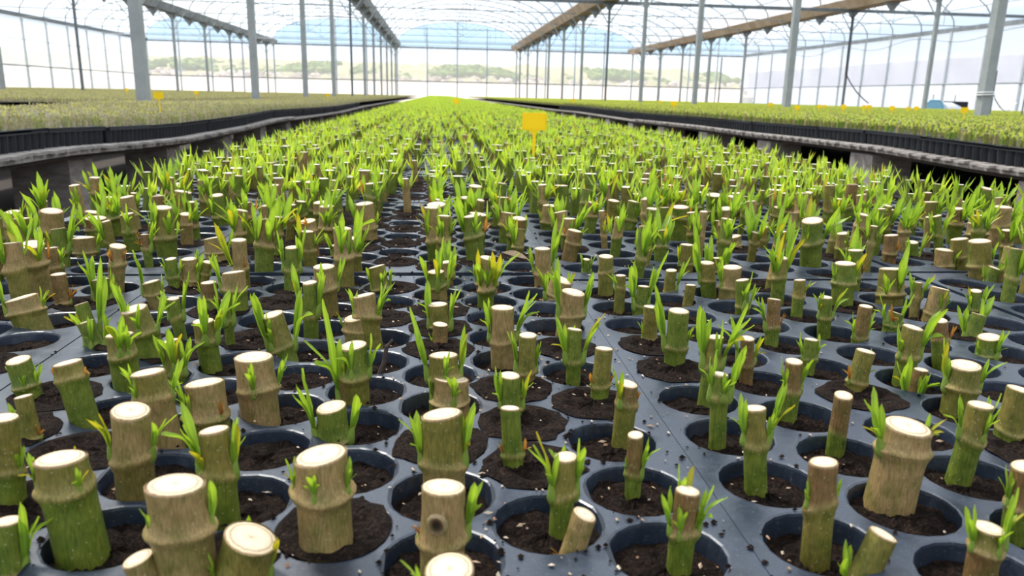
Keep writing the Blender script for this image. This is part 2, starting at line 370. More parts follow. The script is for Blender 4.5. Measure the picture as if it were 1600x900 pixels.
# ---------------------------------------------------------------- benches of the side beds and their trays
waveL = [(0, .018), (2.2, .018), (2.76, .017), (3.4, -.002), (4.0, -.016), (5.4, -.010), (6.3, .006), (8.4, -.010), (10.7, -.02), (14, 0), (60, 0)]
waveR = [(0, .005), (2.7, .010), (3.46, .028), (4.37, .026), (4.8, .021), (5.9, .023), (7.8, .012), (11.4, .025), (14, .01), (60, 0)]
flat = [(0, 0), (60, 0)]
def bench(x0, x1, y0, wave, label, edge, block_y, slat_y=None):
    b = empty('bench', (edge, y0, 0)); tag(b, label, 'bench', 'long tray benches')
    ys = list(np.arange(y0, 12, .25))+list(np.arange(12, 53, 2.0)); n = len(ys)
    zs = [interp(wave, y)-.075 for y in ys]
    mb = MB()
    for (xa, xb, za, zb) in ((x0, x1, 0, -.02),):
        vs = []
        for y, z in zip(ys, zs):
            for (x, dz) in ((xa, za), (xb, za), (xb, zb), (xa, zb)): vs.append((x-edge, y-y0, T+z+dz-.012))
        mb.add(vs, [(i*4+k, i*4+(k+1) % 4, i*4+4+(k+1) % 4, i*4+4+k) for i in range(n-1) for k in range(4)]+[(0, 1, 2, 3)])
    mb.obj('deck', 'floor_soil', b)
    s = 1 if edge == x0 else -1
    mb = MB(); vs = []
    for y, z in zip(ys, zs):
        for (x, dz) in ((-.03, 0), (.05, 0), (.05, -.016), (-.03, -.016)): vs.append((s*x, y-y0, T+z+dz-.0))
    mb.add(vs, [(i*4+k, i*4+(k+1) % 4, i*4+4+(k+1) % 4, i*4+4+k) for i in range(n-1) for k in range(4)]+[(0, 1, 2, 3)])
    mb.obj('rail', 'weathered_wood', b)
    mb = MB(); mb.box(-.1, .1, -.1, .1, 0, 1); bk = mb.mesh('block', ['concrete'])
    for y in block_y:
        q = link('concrete_block', bk, b, (s*(.14 if s < 0 else .085), y-y0, 0)); q.scale = (1, 1, T+interp(wave, y)-.109)
    if slat_y:
        mb = MB(); mb.box(min(-.075*s, .26*s), max(-.075*s, .26*s), -.032, .032, -.005, .005); sm = mb.mesh('slat', ['weathered_wood'])
        y = slat_y[0]
        while y < slat_y[1]:
            q = link('slat', sm, b, (s*(.02+R.uniform(-.015, .015)), y-y0, T+interp(wave, y)-.069)); q.rotation_euler = (0, 0, R.uniform(-.04, .04)); y += .082
    return b
EL, ER = -1.27, 2.07
bench(-2.7, EL, .8, waveL, 'long concrete-block bench with wavy wooden edge left of the centre bed', EL, [.95+1.03*k for k in range(24)], (1.0, 7))
bench(ER, 5.68, .8, waveR, 'long concrete-block bench with pale wavy edge right of the centre bed', ER, [1.3+1.15*k for k in range(24)], (1.2, 8))
bench(-10.6, -3.0, .8, flat, 'wide bench of beige cuttings beyond the left bench, towards the left wall', -3.0, [2+1.5*k for k in range(20)])
bench(5.92, 7.3, .8, flat, 'narrow bench of green cuttings just right of the nearest right post row', 5.92, [2+1.5*k for k in range(20)])
bench(7.5, 14.28, .8, flat, 'wide bench of green cuttings towards the right wall', 7.5, [2+1.5*k for k in range(20)])
bench(14.5, 15.9, 18, flat, 'short bench of green cuttings beyond the last inner post row', 14.5, [19+1.5*k for k in range(10)])
bench(-19, -12, .8, flat, 'farthest bench of beige cuttings along the left wall', -12, [20+1.5*k for k in range(10)])
cb = bench(-.47, .86, -.6, flat, 'bench under the centre bed, hidden below its crowded black trays', -.47, [1+1.1*k for k in range(20)])

# simple tray for the side beds: plate, rim and cups along the aisle edge
def side_tray():
    mb = MB(); L, Wd = .45, .335
    mb.box(0, Wd, 0, L, -.006, 0); mb.box(0, .006, 0, L, -.012, .003)
    for k in range(10):
        c = (.026, .0225+.045*k); vs = []
        for (z, r) in ((-.004, .0225), (-.035, .021), (-.066, .018)):
            for q in range(10):
                t = 2*math.pi*q/10; vs.append((c[0]+r*math.cos(t), c[1]+r*math.sin(t), z))
        mb.add(vs, [(i*10+q, i*10+(q+1) % 10, i*10+10+(q+1) % 10, i*10+10+q) for i in range(2) for q in range(10)]+[tuple(20+q for q in range(10))])
    return mb.mesh('side_tray', ['black_rubber'])
stm = side_tray()
for (edge, wave, s, side) in ((EL, waveL, -1, 'left'), (ER, waveR, 1, 'right')):
    y = 1.35; n = 0
    while y < 13:
        n += 1; z = interp(wave, y+.1); z2 = interp(wave, y+.5)
        p = link('plug_tray', stm, None, W(edge+(0 if s > 0 else 0)+R.uniform(-.008, .008)+(.0 if s > 0 else 0), y, z))
        if s < 0: p.scale.x = -1
        p.rotation_euler = (math.atan2(z2-z, .45), 0, R.uniform(-.012, .012))
        tag(p, 'black plug tray along the aisle side of the %s bench, %s nearest' % (side, ordn(n)) if n > 1 else 'black plug tray along the aisle side of the %s bench, nearest one' % side, 'tray', 'trays along the %s bench edge' % side)
        y += .456+R.uniform(0, .006)

# ---------------------------------------------------------------- low-detail cuttings (stuff)
def leafcol(rng, style):
    if rng.random() < .05: return (.40, .26, .10)
    a = rng.random()
    if style == 'pale': return (.52+.14*a, .54+.12*a, .26)
    if style == 'right': return (.44+.2*a, .58+.12*a, .13)
    return (.36+.22*a, .58+.14*a, .085)
TAN = (.33, .22, .098); OLI = (.20, .165, .036); GRN = (.145, .185, .022); BRN = (.20, .115, .045)
def low_plant(mb, x, y, z, rng, style, n=5, leaves=8):
    h = rng.uniform(.026, .046); r = rng.choice([.0045, .006, .007, .009])*rng.uniform(.85, 1.15)
    if style == 'pale': h = rng.uniform(.03, .045); r *= .9
    col = rng.choice([(.62, .53, .37), (.55, .47, .30), (.42, .42, .18)]) if style == 'pale' else rng.choice([(.36, .30, .15), (.27, .27, .07), (.20, .30, .04)]) if style == 'right' else rng.choice([TAN, OLI, GRN, GRN])
    lx, ly = rng.uniform(-.006, .006), rng.uniform(-.005, .005)
    vs = []
    for q in range(n):
        t = 2*math.pi*q/n; vs.append((x+r*math.cos(t), y+r*math.sin(t), z-.008))
    for q in range(n):
        t = 2*math.pi*q/n; vs.append((x+lx+r*math.cos(t), y+ly+r*math.sin(t), z+h))
    mb.add(vs, [(q, (q+1) % n, n+(q+1) % n, n+q) for q in range(n)], col, 0)
    cc = (.80, .74, .63) if rng.random() < .8 else (.55, .46, .34)
    mb.add([(v[0], v[1], v[2]+.0004) for v in vs[n:]], [tuple(range(n))], cc, 2)
    if style == 'pale' and rng.random() < .45: leaves = 2
    zn = z+h*rng.uniform(.45, .75); a0 = rng.uniform(0, 3.14)
    for k in range(leaves):
        a = a0+math.pi*(k % 2)+rng.uniform(-.5, .5); ln = rng.uniform(.014, .038)*(.6 if style == 'pale' else 1.0 if style == 'green' else .8)
        el = rng.uniform(.9, 1.5); wd = rng.uniform(.0015, .0028)
        d = (math.cos(a)*math.cos(el), math.sin(a)*math.cos(el), math.sin(el)); b = (x+math.cos(a)*r+lx*.6, y+math.sin(a)*r+ly*.6, zn)
        pa = a+math.pi/2+rng.uniform(-.6, .6); px, py = math.cos(pa)*wd, math.sin(pa)*wd; c = leafcol(rng, style)
        m_ = [b[i]+d[i]*ln*.45 for i in range(3)]
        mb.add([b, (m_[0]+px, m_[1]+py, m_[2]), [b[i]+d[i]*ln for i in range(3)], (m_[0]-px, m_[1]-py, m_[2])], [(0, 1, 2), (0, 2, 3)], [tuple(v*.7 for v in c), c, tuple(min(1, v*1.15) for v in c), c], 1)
def patch(name, sx, sy, style, seed, leaves, n):
    rng = random.Random(seed); mb = MB(); nx = round(sx/.041); ny = round(sy/.0455)
    mb.add([(0, 0, -.004), (sx, 0, -.004), (sx, sy, -.004), (0, sy, -.004)], [(0, 1, 2, 3)], (.03, .03, .035), 0)
    for i in range(nx):
        for j in range(ny):
            if rng.random() < .05: continue
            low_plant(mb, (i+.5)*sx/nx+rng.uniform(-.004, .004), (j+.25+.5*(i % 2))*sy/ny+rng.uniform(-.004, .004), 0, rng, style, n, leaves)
    me = mb.mesh(name, ['bark', 'leaf', 'farcut']); return bpy.data.objects.new(name, me)
def scatter(name, proto, pts, label, cat):
    me = bpy.data.meshes.new(name); me.from_pydata(pts, [], []); o = link(name, me)
    ng = bpy.data.node_groups.new(name, 'GeometryNodeTree')
    ng.interface.new_socket('Geometry', in_out='INPUT', socket_type='NodeSocketGeometry'); ng.interface.new_socket('Geometry', in_out='OUTPUT', socket_type='NodeSocketGeometry')
    gi = ng.nodes.new('NodeGroupInput'); go = ng.nodes.new('NodeGroupOutput'); mp = ng.nodes.new('GeometryNodeMeshToPoints')
    ip = ng.nodes.new('GeometryNodeInstanceOnPoints'); oi = ng.nodes.new('GeometryNodeObjectInfo'); oi.inputs['Object'].default_value = proto
    L = ng.links.new
    L(gi.outputs[0], mp.inputs[0]); L(mp.outputs[0], ip.inputs['Points']); L(oi.outputs['Geometry'], ip.inputs['Instance']); L(ip.outputs[0], go.inputs[0])
    md = o.modifiers.new('scatter', 'NODES'); md.node_group = ng
    return tag(o, label, cat, kind='stuff')
def tiles(x0, x1, y0, y1, sx, sy, wave, off=0):
    out = []; nx = max(1, round((x1-x0)/sx)); st = (x1-x0)/nx; y = y0
    while y+sy <= y1+.001:
        for i in range(nx): out.append((x0+i*st, y, T+interp(wave, y+sy/2)+.002))
        y += sy
    return out
SPEC = [  # style, label, near box, far boxes
    ('pale', 'pale_cuttings', 'dense beige cut stems crowding the benches left of the centre bed', [(-2.68, EL-.012, waveL), (-10.6, -3.0, flat), (-19, -12, flat)]),
    ('right', 'green_cuttings', 'dense green sprouting cuttings crowding the benches right of the centre bed', [(ER+.012, 5.66, waveR), (5.93, 7.28, flat), (7.5, 14.26, flat), (14.52, 15.88, flat)]),
]
for si, (style, nm, lab, boxes) in enumerate(SPEC):
    near = patch(nm+'_near_patch', .47, .455, style, 3+si, 7, 6); far = patch(nm+'_far_patch', 1.4, 2.3, style, 13+si, 6, 4)
    pn, pf = [], []
    for bi, (x0, x1, wv) in enumerate(boxes):
        yn = 1.35 if bi == 0 else 3.5
        k = round((8-yn)/.456); ye = yn+.456*k
        ys_ = yn
        if x0 > 14:
            pf += tiles(x0, x1, 18, 52, 1.4, 2.3, wv); continue
        if abs(x0) < 9:
            pn += tiles(x0, min(x1, x0+9), yn, ye, .47, .456, wv)
        pf += tiles(x0, x1, ye, 52, 1.4, 2.3, wv)
    scatter(nm, near, pn, lab+', nearest part', 'cuttings'); scatter(nm, far, pf, lab+', running back to the far wall', 'cuttings')

# ---------------------------------------------------------------- centre bed trays
PY = .0453
def tray_mesh(nc, px, margin):
    mb = MB(); n = 20; hr = .0205; w_ = nc*px+2*margin; Ln = 10*PY-.003; mats = 0
    for i in range(nc):
        cx = margin+px*(i+.5); off = 0 if i % 2 == 1 else PY/2
        x0, x1 = cx-px/2, cx+px/2
        if i == 0: x0 = 0
        if i == nc-1: x1 = w_
        nr = 10 if i % 2 == 1 else 9
        ya = off
        if off: mb.add([(x0, 0, 0), (x1, 0, 0), (x1, off, 0), (x0, off, 0)], [(0, 1, 2, 3)]); mb.add([(x0, off+nr*PY, 0), (x1, off+nr*PY, 0), (x1, Ln, 0), (x0, Ln, 0)], [(0, 1, 2, 3)])
        for j in range(nr):
            y0, y1 = off+j*PY, off+(j+1)*PY
            if not off and j == nr-1: y1 = Ln
            cy = off+(j+.5)*PY; vs = []
            for q in range(n):
                t = 2*math.pi*(q+.5)/n; c, s = math.cos(t), math.sin(t)
                k = 1e9
                if c > 1e-6: k = min(k, (x1-cx)/c)
                if c < -1e-6: k = min(k, (x0-cx)/c)
                if s > 1e-6: k = min(k, (y1-cy)/s)
                if s < -1e-6: k = min(k, (y0-cy)/s)
                vs.append((cx+c*k, cy+s*k, 0))
            for (r, z) in ((hr+.0012, 0), (hr+.0003, -.0004), (hr, -.0015), (hr-.0005, -.008), (hr-.002, -.03)):
                for q in range(n):
                    t = 2*math.pi*(q+.5)/n; vs.append((cx+r*math.cos(t), cy+r*math.sin(t), z))
            fs = [(l*n+q, l*n+(q+1) % n, (l+1)*n+(q+1) % n, (l+1)*n+q) for l in range(5) for q in range(n)]
            fs.append(tuple(5*n+q for q in range(n)))
            b = len(mb.v); mb.add(vs, fs)
            # corner wedges
            for (xx, yy) in ((x0, y0), (x1, y0), (x1, y1), (x0, y1)):
                best = sorted(range(n), key=lambda q: (vs[q][0]-xx)**2+(vs[q][1]-yy)**2)
                s_ = [q for q in range(n) if abs(vs[q][0]-xx) < 1e-6]; u_ = [q for q in range(n) if abs(vs[q][1]-yy) < 1e-6]
                if s_ and u_:
                    p1 = min(s_, key=lambda q: abs(vs[q][1]-yy)); p2 = min(u_, key=lambda q: abs(vs[q][0]-xx))
                    tri = [vs[p1], (xx, yy, 0), vs[p2]]
                    cr = (tri[1][0]-tri[0][0])*(tri[2][1]-tri[0][1])-(tri[1][1]-tri[0][1])*(tri[2][0]-tri[0][0])
                    mb.add(tri if cr > 0 else tri[::-1], [(0, 1, 2)])
    # raised rim strips and skirt
    for (a, b, c, d) in ((0, w_, 0, .0015), (0, w_, Ln-.0015, Ln), (0, .0015, 0, Ln), (w_-.0015, w_, 0, Ln)):
        mb.box(a, b, c, d, -.02, -.0002)
    return mb.mesh('plug_tray', ['plastic']), w_
def soil_mesh(nc, px, margin, seed, high):
    rng = random.Random(seed); mb = MB(); n = 26; cells = []
    for i in range(nc):
        for j in range(10 if i % 2 == 1 else 9):
            cx = margin+px*(i+.5); cy = (0 if i % 2 == 1 else PY/2)+(j+.5)*PY
            over = rng.random() < high
            z0 = rng.uniform(-.002, .0005) if over else rng.uniform(-.0095, -.005); vs = []
            fr = (.0, .15, .3, .45, .6, .75, .88, 1.0)
            for f in fr:
                lump = [rng.uniform(-.0014, .0016) for _ in range(n)]
                for q in range(n):
                    t = 2*math.pi*q/n; r = .0205*f
                    zz = z0+.0008*(1-f)+lump[q]
                    if over:
                        r *= 1.02+(rng.uniform(-.02, .16)*rng.choice([.2, .6, 1.2]) if f == 1 else 0)
                        if f == 1: zz = .0005
                        elif f > .7: zz = max(zz, .0008+abs(lump[q]))
                    elif f == 1: r = .0199
                    vs.append((cx+r*math.cos(t), cy+r*math.sin(t), zz))
            mb.add(vs, [(l*n+q, (l+1)*n+q, (l+1)*n+(q+1) % n, l*n+(q+1) % n) for l in range(7) for q in range(n)]+[tuple(range(n))])
            cells.append((cx, cy, z0))
    return mb.mesh('soil', ['soil'], False), cells
#            x0, cells across, pitch, margin, first row start, soil overflow, words
COLS = [(-.446, 5, .0395, .0105, -.246, .2, 'left edge column'), (-.226, 8, .0395, .0110, -.246, .75, 'column left of the pale seam'),
        (.1118, 7, .0455, .0042, -.2662, .10, 'column right of the pale seam'), (.4450, 8, .0425, .0060, -.236, .08, 'right edge column')]
COLS[1] = (-.2265, 8, .0395, .0110, -.2464, .38, COLS[1][6])
CELLS = []
for ci, (x0, nc, px, mg, ys0, hi, words) in enumerate(COLS):
    tmesh, tw = tray_mesh(nc, px, mg)
    soils = [soil_mesh(nc, px, mg, 40+ci*5+k, hi) for k in range(3)]
    k = 0; n = 0; y = ys0
    while y < 5.2:
        n += 1; rz = R.uniform(-.004, .004) if y > .3 else 0
        p = empty('plug_tray', W(x0, y, 0), rz)
        if y+.45 > .1: tag(p, 'black plug tray of round cells, %s, %s back' % (words, ordn(n-1) if n > 1 else 'nearest'), 'tray', 'trays of the centre bed')
        else: tag(p, 'black plug tray of round cells, %s, beneath the camera' % words, 'tray', 'trays of the centre bed')
        link('tray_body', tmesh, p); sm_, cells = soils[n % 3]; so_ = link('soil', sm_, p); so_['kind'] = 'stuff'
        for (cx, cy, z0) in cells: CELLS.append([x0+cx, y+cy, z0, ci])
        y += .4555+(R.uniform(0.002, .010) if y > .3 else .0075 if ci == 1 and y > .1 else .0015)
    COLS[ci] = (*COLS[ci], tw)
mb = MB(); mb.box(-.446, .825, 5.3, 52, -.03, 0); tag(mb.obj('tray_surface', 'plastic', None, W(0, 0, 0)), 'far stretch of black trays under the centre bed cuttings', 'trays', kind='stuff')

# ---------------------------------------------------------------- detailed cuttings
PALE_G = (.30, .55, .05)
def leaf_mesh(seed, kind):
    rng = random.Random(seed); mb = MB(); rows = 8; curl = rng.uniform(-.25, .45); vs = []; cs = []; side = rng.uniform(-.12, .12)
    wmax = rng.uniform(.058, .085)
    for i in range(rows+1):
        t = i/rows; wd = wmax*(.45+.55*min(1, t/.35))*(max(.004, 1-max(0, (t-.55)/.45)**2.4)**.6)
        y = curl*t*t; z = t*(1-.12*abs(curl)*t); x = side*t*t
        for s in (-1, -.5, 0, .5, 1):
            vs.append((x+s*wd, y-abs(s)*wd*.55+.02*math.sin(9*t+s), z))
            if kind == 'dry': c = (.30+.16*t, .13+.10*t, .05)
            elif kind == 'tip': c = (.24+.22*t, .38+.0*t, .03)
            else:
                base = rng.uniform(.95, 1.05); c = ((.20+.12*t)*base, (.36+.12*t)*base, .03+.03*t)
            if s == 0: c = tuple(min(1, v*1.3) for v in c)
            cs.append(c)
    mb.add(vs, [(i*5+k, i*5+k+1, i*5+6+k, i*5+5+k) for i in range(rows) for k in range(4)], cs)
    return mb.mesh('leaf', ['leaf'], True)
LEAF = {k: [leaf_mesh(i*7+j, k) for i in range(6)] for j, k in enumerate(('green', 'dry', 'tip'))}
mb = MB(); vs = [(0, 0, .0)]; n = 22
rings = [.3, .6, .88, 1.0]
for r in rings:
    for q in range(n):
        t = 2*math.pi*q/n; vs.append((r*math.cos(t), r*math.sin(t), [.02, .015, 0, -.06][rings.index(r)]))
fs = [(0, 1+q, 1+(q+1) % n) for q in range(n)]+[(1+l*n+q, 1+(l+1)*n+q, 1+(l+1)*n+(q+1) % n, 1+l*n+(q+1) % n) for l in range(3) for q in range(n)]
vs[0] = (0, 0, .02); mb.add(vs, fs); CUTM = mb.mesh('cut_face', ['cut'], True)
def budmesh():
    mb = MB(); mb.tube([(0, 0, -.35), (0, 0, .0), (0, .05, .35), (0, .1, .7), (0, .12, 1)], [.75, .95, .75, .45, .15], 8, col=(.24, .34, .05)); return mb.mesh('shoot', ['bark'], True)
BUD = budmesh()
def frame(loc, zdir, scale, spin=0, ydir=None):
    z = Vector(zdir).normalized(); y = Vector(ydir) if ydir is not None else z.orthogonal()
    y = (y-z*y.dot(z)).normalized(); x = y.cross(z)
    m = Matrix((x, y, z)).transposed().to_4x4()
    sc_ = Matrix.Diagonal((scale[0], scale[1], scale[2], 1))
    return Matrix.Translation(loc) @ m @ Matrix.Rotation(spin, 4, 'Z') @ sc_
COLOR = {'t': TAN, 'o': OLI, 'g': GRN, 'b': BRN}
AZ = {'L': (-1, -.15), 'R': (1, -.15), 'F': (.05, -1), 'B': (0, 1), 'l': (-.7, -.7), 'r': (.7, -.7)}
def cutting(bx, by, bz, tx, ty, tz, rad, col, nodef, shoots, rng, detail=2, tilt=None, extra=''):
    """one cutting: base point, top point, radius, bark colour letters (upper, lower), node height share, shoots [(az, metres, kind)]"""
    root = empty('stem_cutting', W(bx, by, bz)); b = Vector((0, 0, -.006)); t = Vector((tx-bx, ty-by, tz-bz))
    ax_ = (t-b); Lh = ax_.length; axn = ax_.normalized(); seg = 22 if detail == 2 else 12
    cu = COLOR[col[0]]; cl = COLOR[col[1] if len(col) > 1 else col[0]]; u = axn.orthogonal().normalized(); v = axn.cross(u)
    cutn = (axn+Vector((rng.uniform(-.14, .14), rng.uniform(-.16, .10), 0)) if tilt is None else axn+Vector(tilt)).normalized()
    prof = [(0, 1.06), (.1, 1.0), (.25*nodef/.6, .97), (.8*nodef, .97), (nodef-.10, .97), (nodef-.05, 1.0), (nodef-.018, 1.04), (nodef+.0, 1.055), (nodef+.02, .995), (nodef+.07, .95), ((nodef+1)/2+.03, .93), (.975, .95), (.992, .945), (1.0, .91)]
    sdir = [Vector(AZ[q[0]]).normalized()[:2] for q in shoots] if shoots else []
    prof = sorted((max(0, p), q) for p, q in prof)
    vs, cs = [], []; nphi = rng.uniform(0, 6.28); namp = rng.uniform(.01, .05)
    if 'n' in extra: prof = [(p, min(r, .97)) for p, r in prof]
    for (s, k) in prof:
        for q in range(seg):
            a = 2*math.pi*q/seg; ca, sa = math.cos(a), math.sin(a)
            s2 = s+(namp*math.cos(a-nphi)*(1-abs(s-nodef)*2.2) if .2 < s < .95 else 0)
            r = rad*k*(1+.035*math.sin(2*a+nphi)+rng.uniform(-.012, .012))
            if abs(s-nodef) < .13:
                dd = u*ca+v*sa; w_n = math.exp(-((s-nodef+.01)/.07)**2)
                for (azx, azy) in sdir:
                    q_ = dd.x*azx+dd.y*azy
                    if q_ > .55: r += rad*.17*w_n*((q_-.55)/.45)**1.3
            p = b+axn*(Lh*s2)+(u*ca+v*sa)*r
            if s > .95:
                c0 = t-axn*(Lh*(1-s)); rel = (u*ca+v*sa)*r; p = c0+rel-axn*(rel.dot(cutn)/max(.3, axn.dot(cutn)))
            if 'h' in extra and abs(s-.8) < .16:
                pass
            f = min(1, max(0, (s-nodef)*14+.5)); c = tuple(cl[i]*(1-f)+cu[i]*f for i in range(3))
            g = .5+.5*math.sin(a*1.0+nphi*1.7); gm = .32 if s < nodef else .12; c = tuple(c[i]*(1-gm*g)+GRN[i]*gm*g for i in range(3))
            if abs(s-nodef) < .03: c = tuple(c[i]*.55+(.40, .29, .12)[i]*.45 for i in range(3))
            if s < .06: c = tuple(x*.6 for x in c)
            if s > .985: c = (.40, .27, .16)
            vs.append(p); cs.append(c)
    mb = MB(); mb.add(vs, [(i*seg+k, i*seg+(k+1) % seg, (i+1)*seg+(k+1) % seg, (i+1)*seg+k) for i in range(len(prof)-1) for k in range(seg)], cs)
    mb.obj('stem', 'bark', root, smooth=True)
    link('cut_face', CUTM, root, mw=frame(t+cutn*(rad*.01), cutn, (rad*.925, rad*.925, rad*.925*.9), rng.uniform(0, 6)))
    if 'h' in extra:   # knot facing the camera: raised patch, the hollow's shade painted in dark colours
        kc = b+axn*(Lh*.74); d = Vector((-.28, -1, .05)).normalized(); mk = MB()
        vs = []; n = 14
        for (r, off) in ((1.3, .93), (1.0, 1.07), (.8, 1.04), (.45, 1.0), (.0, .985)):
            for q in range(n):
                a = 2*math.pi*q/n; vs.append(kc+d*(rad*off)+Vector((1, -.28, 0)).normalized()*(math.cos(a)*r*rad*.36)+Vector((0, 0, 1))*(math.sin(a)*r*rad*.42))
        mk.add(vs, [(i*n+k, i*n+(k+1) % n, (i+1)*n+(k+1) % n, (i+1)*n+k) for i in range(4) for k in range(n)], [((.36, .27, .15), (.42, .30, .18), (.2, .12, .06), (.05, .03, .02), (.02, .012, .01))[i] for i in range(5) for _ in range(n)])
        tag(mk.obj('knot_hole', 'bark', root, smooth=True), 'hollow knot on the side of the stem, its inner shade painted dark')
    nl = 0
    for (az, ln, kind) in shoots:
        d0 = Vector((AZ[az][0]+rng.uniform(-.2, .2), AZ[az][1]+rng.uniform(-.2, .2), 0)).normalized()
        npos = b+axn*(Lh*nodef)+d0*(rad*1.0); br = max(.0013, min(.0028, ln*.09))
        upd = (Vector((0, 0, 1))+d0*rng.uniform(.08, .32)).normalized(); bl = ln*rng.uniform(.2, .3)
        if detail == 2:
            sh = link('shoot', BUD, root, mw=frame(npos, upd, (br, br, bl), 0, d0)); inv = sh.matrix_basis.inverted()
            if kind == 'dry': sh['label'] = 'reddish dry shoot'
        m_ = MB() if detail < 2 else None
        k = 3 if ln < .011 else rng.choice([4, 4, 5, 5])
        for i in range(k):
            if i == 0: sp = 0; l2 = ln*.80
            else: sp = rng.uniform(.15, .58)*(1 if i % 2 else -1); l2 = ln*rng.uniform(.35, .75)
            side = Vector((-d0.y, d0.x, 0)); dr = (upd+side*sp*.8+d0*rng.uniform(-.1, .35)*(i > 0)).normalized()
            st = npos+upd*bl*rng.uniform(.25, .6); wsc = max(l2, .010)*rng.uniform(.85, 1.15)
            fd = (d0+side*sp*2).normalized() if i else (Vector((0, -1, 0)) if rng.random() < .6 else d0)
            lm = rng.choice(LEAF['dry' if kind == 'dry' else ('tip' if rng.random() < .08 else 'green')])
            mw = frame(st, dr, (wsc, l2, l2), 0, fd)
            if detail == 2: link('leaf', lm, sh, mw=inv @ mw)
            else:
                key = lm; m_.append((key, mw)) if isinstance(m_, list) else None
                for vtx in (0,):
                    co = LOWLEAF[lm.name]
                    m_.add([mw @ Vector(c) for c in co[0]], co[1], co[2])
        if detail < 2: m_.obj('shoot', 'leaf', root, smooth=True)
        nl += 1
    root['rad'] = rad
    return root
LOWLEAF = {}
for k in LEAF:
    for lm in LEAF[k]:
        vs = [tuple(v.co) for v in lm.vertices]; cc = [tuple(d.color[:3]) for d in lm.color_attributes['Col'].data]
        idx = [i*5+j for i in (0, 2, 4, 6, 8) for j in (0, 2, 4)]
        LOWLEAF[lm.name] = ([vs[i] for i in idx], [(i*3+j, i*3+j+1, i*3+4+j, i*3+3+j) for i in range(4) for j in range(2)], [cc[i] for i in idx])

